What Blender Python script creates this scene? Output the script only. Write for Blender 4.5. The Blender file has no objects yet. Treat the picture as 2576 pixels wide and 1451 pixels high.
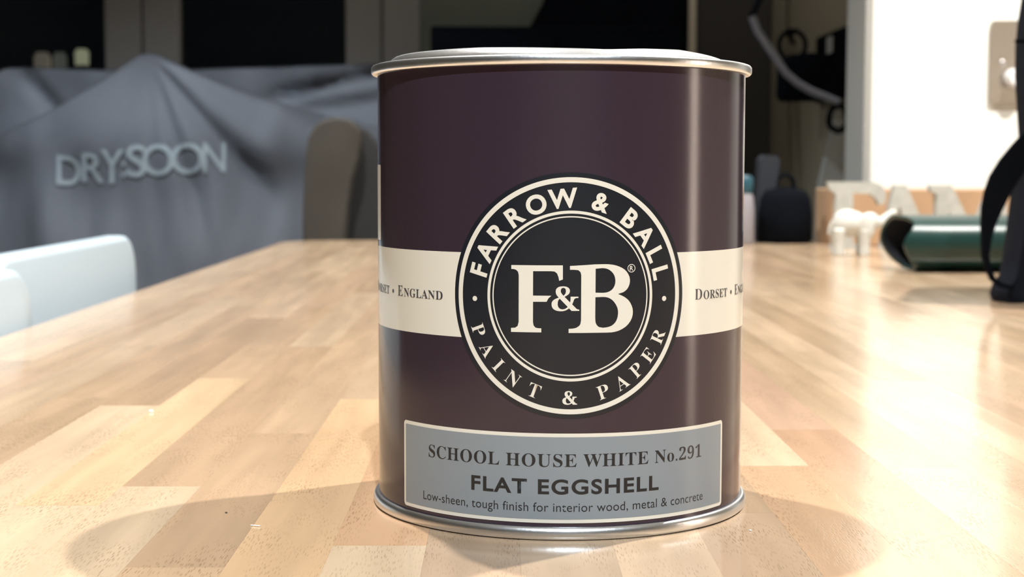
import bpy, bmesh, math, random
from mathutils import Vector, Matrix
random.seed(7)
sc = bpy.context.scene
col = sc.collection

# ------------------------------------------------------------------ camera
F_PX, HORIZON, VPX = 3930.0, 426.0, 1255.0
PITCH = math.atan((725.5 - HORIZON) / F_PX)
YAW = math.atan((1288 - VPX) / F_PX * math.cos(PITCH))
CAM = Vector((0, 0, 0.08874))
FWD = Vector((math.sin(YAW) * math.cos(PITCH), math.cos(YAW) * math.cos(PITCH), -math.sin(PITCH)))
RGT = Vector((math.cos(YAW), -math.sin(YAW), 0))
UPV = RGT.cross(FWD)
cd = bpy.data.cameras.new('camera')
cd.sensor_fit = 'HORIZONTAL'; cd.sensor_width = 36.0
cd.lens = 36.0 * F_PX / 2576.0
cd.clip_start = 0.01; cd.clip_end = 60
cd.dof.use_dof = True
cd.dof.focus_distance = 0.374
cd.dof.aperture_fstop = 30.0
cam = bpy.data.objects.new('camera', cd)
m3 = Matrix((RGT, UPV, -FWD)).transposed()
cam.matrix_world = Matrix.Translation(CAM) @ m3.to_4x4() @ Matrix.Rotation(math.radians(0.12), 4, 'Z')
col.objects.link(cam); sc.camera = cam

# ------------------------------------------------------------------ world, lamps, exposure
w = bpy.data.worlds.new('night'); sc.world = w; w.use_nodes = True
w.node_tree.nodes['Background'].inputs[0].default_value = (0.10, 0.16, 0.28, 1)
w.node_tree.nodes['Background'].inputs[1].default_value = 0.006
sc.view_settings.view_transform = 'Standard'; sc.view_settings.look = 'None'
sc.view_settings.gamma = 1.0; sc.view_settings.use_curve_mapping = False
sc.view_settings.exposure = 0.06
FLOOR_Z = -0.75
CEIL_Z = 1.66
WARM = (1.0, 0.965, 0.91)
COOL = (0.86, 0.94, 1.0)
# recessed ceiling downlights: x, y, watts, cone, colour, which
DOWNLIGHTS = [(0.862, 1.057, 195, 118, WARM, 'above the right end of the table'), (-0.297, 0.960, 136, 112, WARM, 'above the left table edge'),
              (0.13, -0.95, 195, 125, COOL, 'behind the camera, added as front fill'),  # unseen fill added for the tin's front, its shadow hidden behind
              (1.75, 0.35, 70, 80, WARM, 'nearest the far right wall'), (-0.75, 2.45, 98, 100, COOL, 'added in front of the grey cover to brighten it'),  # the cover's lamp is unseen, added to brighten the cloth
              (0.40, 2.75, 20, 130, WARM, 'added to brighten the passage')]  # unseen weak lamp added to lift the dark passage
for i, (lx, ly, pw, cone, lc, where) in enumerate(DOWNLIGHTS):
    ld = bpy.data.lights.new('downlight_bulb', 'SPOT')
    ld.energy = pw; ld.color = lc; ld.shadow_soft_size = 0.02
    ld.spot_size = math.radians(cone); ld.spot_blend = 0.55
    lo = bpy.data.objects.new('downlight_bulb', ld)
    lo.location = (lx, ly, CEIL_Z - 0.03); col.objects.link(lo)

# ------------------------------------------------------------------ helpers
def raydir(px, py):
    return FWD * F_PX + RGT * (px - 1288) + UPV * (725.5 - py)
def at(px, py, Y):
    d = raydir(px, py); return CAM + d * (Y / d.y)
def on_table(px, py, z=0.0):
    d = raydir(px, py); return CAM + d * ((z - CAM.z) / d.z)

def base_loc(o):
    v = Vector((0, 0, 0))
    while o is not None:
        v += o.location; o = o.parent
    return v
def tag(o, label=None, cat=None, group=None, kind=None):
    if label: o['label'] = label
    if cat: o['category'] = cat
    if group: o['group'] = group
    if kind: o['kind'] = kind
    return o
def thing(name, label, cat, loc=(0, 0, 0), rot=(0, 0, 0), group=None, kind=None):
    o = bpy.data.objects.new(name, None); o.empty_display_size = 0.02
    o.location = loc; o.rotation_euler = rot; col.objects.link(o)
    return tag(o, label, cat, group, kind)
def obj(name, bm, mat, parent=None, local=False, smooth=None, keep=False):
    """link a bmesh as ONE mesh object; world-space geometry unless local"""
    if parent is not None and not local:
        bmesh.ops.translate(bm, vec=-base_loc(parent), verts=bm.verts)
    me = bpy.data.meshes.new(name); bm.to_mesh(me)
    if not keep: bm.free()
    if smooth is not None:
        me.shade_smooth()
        if smooth < 180: me.set_sharp_from_angle(angle=math.radians(smooth))
    me.materials.append(mat)
    o = bpy.data.objects.new(name, me); col.objects.link(o)
    if parent is not None: o.parent = parent
    return o
def single(name, bm, mat, label, cat, smooth=None, group=None, kind=None):
    """a thing that is one mesh: origin at base centre"""
    xs = [v.co for v in bm.verts]
    c = Vector(((min(v.x for v in xs) + max(v.x for v in xs)) / 2, (min(v.y for v in xs) + max(v.y for v in xs)) / 2, min(v.z for v in xs)))
    bmesh.ops.translate(bm, vec=-c, verts=bm.verts)
    o = obj(name, bm, mat, None, smooth=smooth); o.location = c
    return tag(o, label, cat, group, kind)
def struct(name, bm, mat, label=None, smooth=None):
    o = obj(name, bm, mat, None, smooth=smooth); o['kind'] = 'structure'
    if label: o['label'] = label
    return o
def box(bm, x0, x1, y0, y1, z0, z1, bev=0, seg=2, M=None):
    r = bmesh.ops.create_cube(bm, size=1.0)
    vs = r['verts']
    bmesh.ops.scale(bm, vec=(x1 - x0, y1 - y0, z1 - z0), verts=vs)
    bmesh.ops.translate(bm, vec=((x0 + x1) / 2, (y0 + y1) / 2, (z0 + z1) / 2), verts=vs)
    if bev:
        es = list({e for v in vs for e in v.link_edges})
        rr = bmesh.ops.bevel(bm, geom=es, offset=bev, segments=seg, affect='EDGES', profile=0.5)
        vs = list({v for f in rr['faces'] for v in f.verts} | {v for v in vs if v.is_valid})
    if M is not None: bmesh.ops.transform(bm, matrix=M, verts=[v for v in vs if v.is_valid])
    return vs
def newbox(*a, **k):
    bm = bmesh.new(); box(bm, *a, **k); return bm
def lathe(bm, prof, c=(0, 0, 0), seg=48, mod=None, a0=0.0, a1=2 * math.pi):
    """prof: [(r,z)] revolved about z; mod(theta,i) gives a z offset"""
    full = abs(a1 - a0 - 2 * math.pi) < 1e-6
    n = seg if full else seg + 1
    rings = []
    for i, (r, z) in enumerate(prof):
        ring = []
        for k in range(n):
            t = a0 + (a1 - a0) * k / seg
            dz = mod(t, i) if mod else 0
            ring.append(bm.verts.new((c[0] + r * math.sin(t), c[1] - r * math.cos(t), c[2] + z + dz)))
        rings.append(ring)
    for i in range(len(prof) - 1):
        for k in range(seg):
            k2 = (k + 1) % n
            bm.faces.new((rings[i][k], rings[i][k2], rings[i + 1][k2], rings[i + 1][k]))
    return rings
def tube(bm, pts, r, seg=8, closed=False, flat=1.0):
    """swept circle; r scalar or list; flat scales the second axis"""
    pts = [Vector(p) for p in pts]; n = len(pts); rings = []
    ref = Vector((0, 1, 0))
    for i, p in enumerate(pts):
        a = pts[(i - 1) % n] if (closed or i > 0) else p
        b = pts[(i + 1) % n] if (closed or i < n - 1) else p
        t = (b - a).normalized()
        s = t.cross(ref)
        if s.length < 1e-4: s = t.cross(Vector((1, 0, 0)))
        s.normalize(); u = s.cross(t).normalized()
        rr = r[i] if isinstance(r, (list, tuple)) else r
        rings.append([bm.verts.new(p + (s * math.cos(2 * math.pi * k / seg) + u * flat * math.sin(2 * math.pi * k / seg)) * rr) for k in range(seg)])
    m = n if closed else n - 1
    for i in range(m):
        A, B = rings[i], rings[(i + 1) % n]
        for k in range(seg):
            bm.faces.new((A[k], A[(k + 1) % seg], B[(k + 1) % seg], B[k]))
    if not closed:
        bm.faces.new(rings[0][::-1]); bm.faces.new(rings[-1])
    bmesh.ops.recalc_face_normals(bm, faces=bm.faces)
def prism(bm, pts, ax, d0, d1):
    """polygon pts (a,b) extruded along axis 'x','y' or 'z' between d0 and d1"""
    def P(a, b, d): return {'x': (d, a, b), 'y': (a, d, b), 'z': (a, b, d)}[ax]
    A = [bm.verts.new(P(a, b, d0)) for a, b in pts]; B = [bm.verts.new(P(a, b, d1)) for a, b in pts]
    n = len(pts)
    bm.faces.new(A); bm.faces.new(B[::-1])
    for i in range(n):
        bm.faces.new((A[i], B[i], B[(i + 1) % n], A[(i + 1) % n]))
    bmesh.ops.recalc_face_normals(bm, faces=bm.faces)
def rrect(x0, x1, y0, y1, r, n=6):
    out = []
    for cx, cy, a in ((x1 - r, y1 - r, 0), (x0 + r, y1 - r, 90), (x0 + r, y0 + r, 180), (x1 - r, y0 + r, 270)):
        for k in range(n + 1):
            t = math.radians(a + 90 * k / n); out.append((cx + r * math.cos(t), cy + r * math.sin(t)))
    return out
def smoothstep(a, b, x):
    t = max(0.0, min(1.0, (x - a) / (b - a))); return t * t * (3 - 2 * t)
def interp(tbl, x):
    if x <= tbl[0][0]: return tbl[0][1]
    for (a, b), (c, d) in zip(tbl, tbl[1:]):
        if x <= c: return b + (d - b) * (x - a) / (c - a)
    return tbl[-1][1]
def remeshed(bm, voxel, smooth_iter=6):
    me = bpy.data.meshes.new('tmp'); bm.to_mesh(me); bm.free()
    o = bpy.data.objects.new('tmp', me); col.objects.link(o)
    r = o.modifiers.new('r', 'REMESH'); r.mode = 'VOXEL'; r.voxel_size = voxel
    s = o.modifiers.new('s', 'SMOOTH'); s.iterations = smooth_iter; s.factor = 0.5
    dg = bpy.context.evaluated_depsgraph_get(); dg.update()
    ev = o.evaluated_get(dg); m2 = ev.to_mesh()
    out = bmesh.new(); out.from_mesh(m2); ev.to_mesh_clear()
    bpy.data.objects.remove(o); bpy.data.meshes.remove(me)
    return out
def ball(bm, c, rx, ry=None, rz=None, M=None, u=16, v=10):
    ry = ry or rx; rz = rz or rx
    r = bmesh.ops.create_uvsphere(bm, u_segments=u, v_segments=v, radius=1.0)
    bmesh.ops.scale(bm, vec=(rx, ry, rz), verts=r['verts'])
    if M is not None: bmesh.ops.transform(bm, matrix=M, verts=r['verts'])
    bmesh.ops.translate(bm, vec=c, verts=r['verts'])

# ------------------------------------------------------------------ materials
def mat(name, rgb, rough=0.5, metal=0.0, spec=0.5, bump=0.0, bump_scale=200.0, vary=0.0, vary_scale=8.0, coat=0.0, sheen=0.0):
    m = bpy.data.materials.new(name); m.use_nodes = True
    nt = m.node_tree; b = nt.nodes['Principled BSDF']
    b.inputs['Base Color'].default_value = (*rgb, 1); b.inputs['Roughness'].default_value = rough
    b.inputs['Metallic'].default_value = metal; b.inputs['Specular IOR Level'].default_value = spec
    if coat: b.inputs['Coat Weight'].default_value = coat; b.inputs['Coat Roughness'].default_value = 0.08
    if sheen: b.inputs['Sheen Weight'].default_value = sheen
    if vary or bump:
        tc = nt.nodes.new('ShaderNodeTexCoord')
        n = nt.nodes.new('ShaderNodeTexNoise'); n.inputs['Detail'].default_value = 5
        nt.links.new(tc.outputs['Object'], n.inputs['Vector'])
    if vary:
        n.inputs['Scale'].default_value = vary_scale
        mx = nt.nodes.new('ShaderNodeMix'); mx.data_type = 'RGBA'
        mx.inputs[6].default_value = (*[c * (1 - vary) for c in rgb], 1)
        mx.inputs[7].default_value = (*[min(1, c * (1 + vary)) for c in rgb], 1)
        nt.links.new(n.outputs['Fac'], mx.inputs[0]); nt.links.new(mx.outputs[2], b.inputs['Base Color'])
    if bump:
        n2 = nt.nodes.new('ShaderNodeTexNoise'); n2.inputs['Scale'].default_value = bump_scale; n2.inputs['Detail'].default_value = 4
        nt.links.new(tc.outputs['Object'], n2.inputs['Vector'])
        bp = nt.nodes.new('ShaderNodeBump'); bp.inputs['Strength'].default_value = bump; bp.inputs['Distance'].default_value = 0.002
        nt.links.new(n2.outputs['Fac'], bp.inputs['Height']); nt.links.new(bp.outputs['Normal'], b.inputs['Normal'])
    return m

def beech():
    """oiled beech: base colour from each stave's own colour, grain streaks and short dark pores along y"""
    m = bpy.data.materials.new('oiled_beech'); m.use_nodes = True
    nt = m.node_tree; N = nt.nodes.new; L = nt.links.new; b = nt.nodes['Principled BSDF']
    oi = N('ShaderNodeObjectInfo'); geo = N('ShaderNodeNewGeometry')
    off = N('ShaderNodeVectorMath'); off.operation = 'MULTIPLY_ADD'
    cmb = N('ShaderNodeCombineXYZ')
    L(oi.outputs['Random'], cmb.inputs[0]); L(oi.outputs['Random'], cmb.inputs[1]); L(oi.outputs['Random'], cmb.inputs[2])
    L(cmb.outputs[0], off.inputs[0]); off.inputs[1].default_value = (3.1, 7.7, 5.3); L(geo.outputs['Position'], off.inputs[2])
    def scaled(v):
        s = N('ShaderNodeVectorMath'); s.operation = 'MULTIPLY'; s.inputs[1].default_value = v; L(off.outputs[0], s.inputs[0]); return s.outputs[0]
    g = N('ShaderNodeTexNoise'); g.inputs['Scale'].default_value = 1.0; g.inputs['Detail'].default_value = 4; g.inputs['Distortion'].default_value = 0.4
    L(scaled((120, 9, 60)), g.inputs['Vector'])
    big = N('ShaderNodeTexNoise'); big.inputs['Scale'].default_value = 1.0; big.inputs['Detail'].default_value = 2
    L(scaled((35, 6, 30)), big.inputs['Vector'])
    mul = N('ShaderNodeMapRange'); mul.inputs['From Min'].default_value = 0.25; mul.inputs['From Max'].default_value = 0.75
    mul.inputs['To Min'].default_value = 0.88; mul.inputs['To Max'].default_value = 1.08; L(g.outputs['Fac'], mul.inputs['Value'])
    mul2 = N('ShaderNodeMapRange'); mul2.inputs['From Min'].default_value = 0.3; mul2.inputs['From Max'].default_value = 0.7
    mul2.inputs['To Min'].default_value = 0.87; mul2.inputs['To Max'].default_value = 1.07; L(big.outputs['Fac'], mul2.inputs['Value'])
    mm = N('ShaderNodeMath'); mm.operation = 'MULTIPLY'; L(mul.outputs[0], mm.inputs[0]); L(mul2.outputs[0], mm.inputs[1])
    c1 = N('ShaderNodeVectorMath'); c1.operation = 'SCALE'; L(oi.outputs['Color'], c1.inputs[0]); L(mm.outputs[0], c1.inputs['Scale'])
    # pores
    vo = N('ShaderNodeTexVoronoi'); vo.inputs['Scale'].default_value = 1.0; vo.inputs['Randomness'].default_value = 1.0
    vo.voronoi_dimensions = '2D'; L(scaled((1700, 160, 0)), vo.inputs['Vector'])
    fl = N('ShaderNodeMapRange'); fl.inputs['From Min'].default_value = 0.13; fl.inputs['From Max'].default_value = 0.27
    fl.inputs['To Min'].default_value = 1.0; fl.inputs['To Max'].default_value = 0.0; L(vo.outputs['Distance'], fl.inputs['Value'])
    dens = N('ShaderNodeTexNoise'); dens.inputs['Scale'].default_value = 1.0; dens.inputs['Detail'].default_value = 3
    L(scaled((90, 30, 40)), dens.inputs['Vector'])
    dr = N('ShaderNodeMapRange'); dr.inputs['From Min'].default_value = 0.42; dr.inputs['From Max'].default_value = 0.66; L(dens.outputs['Fac'], dr.inputs['Value'])
    fm = N('ShaderNodeMath'); fm.operation = 'MULTIPLY'; L(fl.outputs[0], fm.inputs[0]); L(dr.outputs[0], fm.inputs[1])
    fm2 = N('ShaderNodeMath'); fm2.operation = 'MULTIPLY'; fm2.inputs[1].default_value = 0.62; L(fm.outputs[0], fm2.inputs[0])
    mx = N('ShaderNodeMix'); mx.data_type = 'RGBA'; mx.inputs[7].default_value = (0.20, 0.12, 0.06, 1)
    L(fm2.outputs[0], mx.inputs[0]); L(c1.outputs[0], mx.inputs[6]); L(mx.outputs[2], b.inputs['Base Color'])
    rr = N('ShaderNodeMapRange'); rr.inputs['To Min'].default_value = 0.11; rr.inputs['To Max'].default_value = 0.20; L(g.outputs['Fac'], rr.inputs['Value'])
    L(rr.outputs[0], b.inputs['Roughness'])
    bp = N('ShaderNodeBump'); bp.inputs['Strength'].default_value = 0.08; bp.inputs['Distance'].default_value = 0.0006
    inv = N('ShaderNodeMath'); inv.operation = 'SUBTRACT'; L(g.outputs['Fac'], inv.inputs[0]); L(fm.outputs[0], inv.inputs[1])
    L(inv.outputs[0], bp.inputs['Height']); L(bp.outputs['Normal'], b.inputs['Normal'])
    return m

def glass_pane():
    m = bpy.data.materials.new('window_glass'); m.use_nodes = True
    nt = m.node_tree; nt.nodes.remove(nt.nodes['Principled BSDF'])
    o = nt.nodes['Material Output']; t = nt.nodes.new('ShaderNodeBsdfTransparent'); t.inputs[0].default_value = (0.85, 0.9, 0.9, 1)
    g = nt.nodes.new('ShaderNodeBsdfGlossy'); g.inputs['Roughness'].default_value = 0.02
    f = nt.nodes.new('ShaderNodeFresnel'); f.inputs['IOR'].default_value = 1.45
    mx = nt.nodes.new('ShaderNodeMixShader')
    nt.links.new(f.outputs[0], mx.inputs[0]); nt.links.new(t.outputs[0], mx.inputs[1]); nt.links.new(g.outputs[0], mx.inputs[2])
    nt.links.new(mx.outputs[0], o.inputs[0]); return m
def glow(name, rgb, s):
    m = mat(name, rgb, 0.6); b = m.node_tree.nodes['Principled BSDF']
    b.inputs['Emission Color'].default_value = (*rgb, 1); b.inputs['Emission Strength'].default_value = s; return m

M = {}
M['beech'] = beech()
M['wall_white'] = mat('white_emulsion', (0.86, 0.87, 0.84), 0.7, bump=0.05, bump_scale=300)
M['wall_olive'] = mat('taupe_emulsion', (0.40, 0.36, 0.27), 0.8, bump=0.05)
M['wall_grey'] = mat('grey_emulsion', (0.30, 0.30, 0.27), 0.8, bump=0.05)
M['ceil'] = mat('ceiling_paint', (0.82, 0.82, 0.80), 0.85, bump=0.04)
M['floor'] = mat('grey_floor', (0.16, 0.14, 0.12), 0.5, vary=0.2, vary_scale=5)
M['door_frame'] = mat('door_paint', (0.21, 0.20, 0.19), 0.5)
M['pale_frame'] = mat('pale_trim', (0.55, 0.48, 0.36), 0.5)
M['glass'] = glass_pane()
M['tin_purple'] = mat('aubergine_print', (0.036, 0.0225, 0.034), 0.16, spec=0.5)
M['tin_cream'] = mat('cream_print', (0.72, 0.70, 0.62), 0.2, spec=0.5)
M['tin_navy'] = mat('navy_print', (0.010, 0.0125, 0.018), 0.24, spec=0.5)
M['tin_grey'] = mat('grey_label', (0.235, 0.27, 0.30), 0.30, spec=0.5)
M['tin_ink'] = mat('ink', (0.012, 0.014, 0.017), 0.35)
M['tin_band_ink'] = mat('band_ink', (0.05, 0.047, 0.055), 0.35)
M['tinplate'] = mat('tinplate', (0.74, 0.76, 0.79), 0.30, metal=1.0, bump=0.03, bump_scale=900)
M['chair_white'] = mat('white_lacquer', (0.47, 0.57, 0.65), 0.32)
M['tarp'] = mat('grey_nylon', (0.275, 0.30, 0.355), 0.62, bump=0.12, bump_scale=60, vary=0.08, vary_scale=6)
M['tarp_logo'] = mat('pale_print', (0.335, 0.40, 0.45), 0.6)
M['steel_tube'] = mat('steel_tube', (0.6, 0.6, 0.62), 0.3, metal=1.0)
M['taupe_cloth'] = mat('taupe_cloth', (0.075, 0.067, 0.058), 0.9, bump=0.2, bump_scale=400, vary=0.12, vary_scale=20)
M['dark_cloth'] = mat('charcoal_cloth', (0.035, 0.035, 0.036), 0.9, bump=0.2, bump_scale=400)
M['black'] = mat('black_fabric', (0.0035, 0.0045, 0.007), 0.9, spec=0.04, bump=0.15, bump_scale=500)
M['navy_fabric'] = mat('navy_fabric', (0.008, 0.010, 0.016), 0.85, spec=0.15, bump=0.25, bump_scale=700)
M['ceramic'] = mat('white_ceramic', (0.58, 0.59, 0.56), 0.25, vary=0.04, vary_scale=60)
M['letter'] = mat('chalky_white', (0.40, 0.41, 0.385), 0.6, vary=0.25, vary_scale=90)
M['box_wood'] = mat('pine_box', (0.46, 0.29, 0.17), 0.5, vary=0.15, vary_scale=15)
M['green'] = mat('green_plastic', (0.006, 0.034, 0.031), 0.36, vary=0.15, vary_scale=25)
M['green_in'] = mat('dark_lining', (0.012, 0.014, 0.020), 0.7, spec=0.2)
M['brushed'] = mat('brushed_steel', (0.42, 0.39, 0.34), 0.38, metal=1.0)
M['knob_white'] = mat('white_plastic', (0.85, 0.86, 0.9), 0.3)
M['teal'] = mat('teal_plastic', (0.015, 0.07, 0.10), 0.4)
M['greyplastic'] = mat('grey_card', (0.026, 0.030, 0.038), 0.8, spec=0.1)
M['lilac'] = mat('pale_plastic', (0.26, 0.25, 0.28), 0.5)
M['brown_door'] = mat('dark_brown_curtain', (0.028, 0.024, 0.020), 0.8)
M['grey_panel'] = mat('pale_grey_panel', (0.55, 0.56, 0.54), 0.5)
M['ground'] = mat('patio', (0.05, 0.05, 0.045), 0.9, vary=0.3, vary_scale=3)
M['darkwood'] = mat('dark_wood', (0.05, 0.035, 0.025), 0.5)
M['crumb'] = mat('white_flake', (0.9, 0.9, 0.86), 0.5)

# ------------------------------------------------------------------ the room
WALL_Y = 2.03          # front face of the white wall behind the table
END_X = 0.481          # its free left end
BACK_Y = 3.72
RECESS_X = 0.64
LEFT_X, RIGHT_X, NEAR_Y = -2.6, 2.4, -2.4
struct('floor', newbox(LEFT_X - 0.1, RIGHT_X + 0.1, NEAR_Y - 0.1, BACK_Y + 0.1, FLOOR_Z - 0.06, FLOOR_Z), M['floor'], 'dark grey floor under the table')
struct('ceiling', newbox(LEFT_X - 0.1, RIGHT_X + 0.1, NEAR_Y - 0.1, BACK_Y + 0.1, CEIL_Z, CEIL_Z + 0.08), M['ceil'], 'white ceiling')
struct('wall_right', newbox(END_X, RIGHT_X, WALL_Y, WALL_Y + 0.115, FLOOR_Z, CEIL_Z, bev=0.006), M['wall_white'], 'bright white wall behind the right end of the table')
struct('wall_passage', newbox(RECESS_X, RECESS_X + 0.1, WALL_Y + 0.115, BACK_Y, FLOOR_Z, CEIL_Z), M['wall_olive'], 'dim taupe wall receding behind the white wall')
struct('wall_left', newbox(LEFT_X - 0.1, LEFT_X, NEAR_Y, BACK_Y, FLOOR_Z, CEIL_Z), M['wall_grey'])
struct('wall_far_right', newbox(RIGHT_X, RIGHT_X + 0.1, NEAR_Y, WALL_Y + 0.115, FLOOR_Z, CEIL_Z), M['wall_olive'])
struct('wall_front', newbox(LEFT_X, RIGHT_X, NEAR_Y - 0.1, NEAR_Y, FLOOR_Z, CEIL_Z), M['wall_grey'])

# glazed doors along the back: stiles in pairs, dark garden behind the panes
def px_x(px, Y): return at(px, 426, Y).x
STILES = [(-330, 12), (268, 456), (866, 1062)]
leaf_edges = []
HEAD = 1.35
def leaf(n, xa, xb, sw, label):
    d = thing('door_%d' % n, label, None, ((xa + xb) / 2, BACK_Y, FLOOR_Z), kind='structure')
    y0, y1 = BACK_Y, BACK_Y + 0.055
    obj('stile', newbox(xa, xa + sw, y0, y1, FLOOR_Z, HEAD, bev=0.004), M['door_frame'], d)
    obj('stile', newbox(xb - sw, xb, y0, y1, FLOOR_Z, HEAD, bev=0.004), M['door_frame'], d)
    obj('rail', newbox(xa + sw, xb - sw, y0 + 0.002, y1 - 0.002, FLOOR_Z, FLOOR_Z + 0.16), M['door_frame'], d)
    obj('rail', newbox(xa + sw, xb - sw, y0 + 0.002, y1 - 0.002, HEAD - 0.1, HEAD), M['door_frame'], d)
    obj('pane', newbox(xa + sw, xb - sw, y0 + 0.025, y0 + 0.031, FLOOR_Z + 0.16, HEAD - 0.1), M['glass'], d)
mids = [px_x(-235, BACK_Y), px_x(362, BACK_Y), px_x(964, BACK_Y)]
sw = (px_x(456, BACK_Y) - px_x(268, BACK_Y)) / 2 - 0.002
leaf(1, mids[0] - (mids[1] - mids[0]) + 0.004, mids[0] - 0.002, sw, 'glazed garden door beyond the left edge of the grey cover')
leaf(2, mids[0] + 0.002, mids[1] - 0.002, sw, 'glazed garden door with added glowing blobs behind its dark pane')
leaf(3, mids[1] + 0.002, mids[2] - 0.002, sw, 'glazed garden door right of the grey cover peak')
XR = mids[2]
bm = newbox(LEFT_X, mids[0] - (mids[1] - mids[0]), BACK_Y, BACK_Y + 0.12, FLOOR_Z, CEIL_Z)
box(bm, mids[0] - (mids[1] - mids[0]), XR + sw, BACK_Y, BACK_Y + 0.12, HEAD, CEIL_Z)
box(bm, XR + sw, RECESS_X + 0.1, BACK_Y + 0.01, BACK_Y + 0.12, FLOOR_Z, CEIL_Z)
struct('wall_back', bm, mat('dark_green_grey_emulsion', (0.105, 0.115, 0.095), 0.8, bump=0.05), 'dim wall around the glazed garden doors')
struct('trim_1', newbox(XR, XR + sw, BACK_Y - 0.01, BACK_Y + 0.06, FLOOR_Z, HEAD, bev=0.004), M['door_frame'], 'dark door jamb beside the last glazed door')
struct('trim_2', newbox(px_x(1725, BACK_Y), px_x(1745, BACK_Y), BACK_Y - 0.02, BACK_Y + 0.01, FLOOR_Z, HEAD + 0.1, bev=0.003), M['pale_frame'], 'thin pale upright strip of trim on the back wall')
d4 = thing('door_4', 'very dark brown door at the end of the passage', None, ((px_x(1745, BACK_Y) + RECESS_X) / 2, BACK_Y - 0.03, FLOOR_Z), kind='structure')
obj('door_leaf', newbox(px_x(1746, BACK_Y), RECESS_X - 0.005, BACK_Y - 0.035, BACK_Y + 0.005, FLOOR_Z, HEAD, bev=0.003), M['brown_door'], d4)
struct('ground', newbox(-8, 8, BACK_Y + 0.13, 14, FLOOR_Z - 0.15, FLOOR_Z - 0.05), M['ground'], 'dark patio outside the doors')

struct('end_shade', newbox(END_X - 0.008, END_X - 0.0005, WALL_Y + 0.004, WALL_Y + 0.112, FLOOR_Z, CEIL_Z, bev=0.002), mat('end_shade_grey', (0.33, 0.335, 0.32), 0.6), 'thin grey sheet giving painted shade to the end of the white wall')  # thin grey sheet added to stand in for shade on the wall end
# ceiling downlight fittings around the bulbs
for i, (lx, ly, pw, cone, lc, where) in enumerate(DOWNLIGHTS):
    t = thing('ceiling_downlight', 'round steel ceiling downlight ' + where, 'ceiling light', (lx, ly, CEIL_Z), group='ceiling downlights')
    bm = bmesh.new(); lathe(bm, [(0.034, 0.0), (0.034, -0.006), (0.042, -0.008), (0.046, -0.004), (0.046, 0.0)], (0, 0, 0), 32)
    obj('bezel', bm, M['brushed'], t, local=True, smooth=40)

# ------------------------------------------------------------------ the table: beech staves, 22 mm pitch, butt joints
PITCH_X, X0_COL = 0.0221, -0.0613
TL, TR, TY0, TY1 = -0.2665, 0.70, -0.22, 1.955
CORNER = 0.075
BEECH = [(0.58, 0.42, 0.28), (0.55, 0.395, 0.255), (0.60, 0.445, 0.30), (0.52, 0.365, 0.235), (0.555, 0.39, 0.26), (0.59, 0.435, 0.29)]
PINK = (0.56, 0.375, 0.26); DARK = (0.50, 0.345, 0.22); LIGHT = (0.64, 0.485, 0.33)
table = thing('wooden_table', 'long beech table built of narrow glued staves, under the paint tin', 'table', ((TL + TR) / 2, (TY0 + TY1) / 2, FLOOR_Z))
# joints and colours read off the photograph: column -> [joint y], {index: colour}
FIX = {0: ([0.082, 0.3437, 0.5214, 0.86, 1.20, 1.52], {0: PINK, 1: (0.66, 0.46, 0.29), 2: DARK}),
       -1: ([0.11, 0.433, 0.78, 1.12, 1.50], {1: LIGHT, 2: DARK}),
       -2: ([0.05, 0.408, 0.66, 1.0, 1.41], {0: PINK, 1: LIGHT, 2: (0.66, 0.47, 0.29)}),
       -3: ([0.20, 0.583, 0.93, 1.30, 1.60], {1: LIGHT, 2: DARK}),
       1: ([0.05, 0.31, 0.60, 0.95, 1.28, 1.6], {1: LIGHT, 2: (0.62, 0.42, 0.25)}),
       2: ([0.364, 0.72, 1.05, 1.42], {0: LIGHT, 1: (0.55, 0.35, 0.21)}),
       7: ([0.10, 0.464, 0.82, 1.2, 1.6], {1: (0.58, 0.38, 0.235), 2: LIGHT}),
       8: ([0.22, 0.53, 0.93, 1.3], {1: (0.58, 0.37, 0.235), 2: PINK})}
def far_end(x):
    d = x - TL
    if d < CORNER: return TY1 - CORNER + math.sqrt(max(0, CORNER ** 2 - (CORNER - d) ** 2))
    return TY1
k0 = math.floor((TL - X0_COL) / PITCH_X); k1 = math.ceil((TR - X0_COL) / PITCH_X)
for k in range(k0, k1 + 1):
    # column k spans [X0_COL+(k-1)*p, X0_COL+k*p]; column 0 is the one left of X0_COL
    xa = max(TL, X0_COL + (k - 1) * PITCH_X); xb = min(TR, X0_COL + k * PITCH_X)
    if xb - xa < 0.002: continue
    if k in FIX: joints, cols = FIX[k]
    else:
        cols = {}; joints = []; y = TY0 + random.uniform(0.12, 0.4)
        while y < TY1 - 0.14:
            joints.append(y); y += random.uniform(0.27, 0.46)
    ys = [TY0] + list(joints) + [TY1]
    for i, (ya, yb) in enumerate(zip(ys, ys[1:])):
        g = 0.00001
        last = i == len(ys) - 2
        pts = [(xa + g, ya + g), (xb - g, ya + g)]
        n = 5 if (last and xa < TL + CORNER) else 1
        if last:
            for j in range(n + 1):
                x = xb - g + (xa - xb + 2 * g) * j / n; pts.append((x, far_end(x)))
        else: pts += [(xb - g, yb - g), (xa + g, yb - g)]
        bm = bmesh.new(); prism(bm, pts, 'z', -0.027, random.uniform(-0.00004, 0.0))
        top = [f for f in bm.faces if f.normal.z > 0.9]
        es = [e for f in top for e in f.edges]
        if xa <= TL + 1e-6:
            bmesh.ops.bevel(bm, geom=[e for e in es if all(abs(v.co.x - xa - g) < 1e-5 for v in e.verts)], offset=0.004, segments=3, affect='EDGES', profile=0.5)
        o = obj('stave', bm, M['beech'], table)
        c = cols.get(i) or random.choice(BEECH)
        f = random.uniform(0.95, 1.05)
        f *= 0.85
        o.color = (c[0] * f, c[1] * f, c[2] * f, 1)
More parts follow.
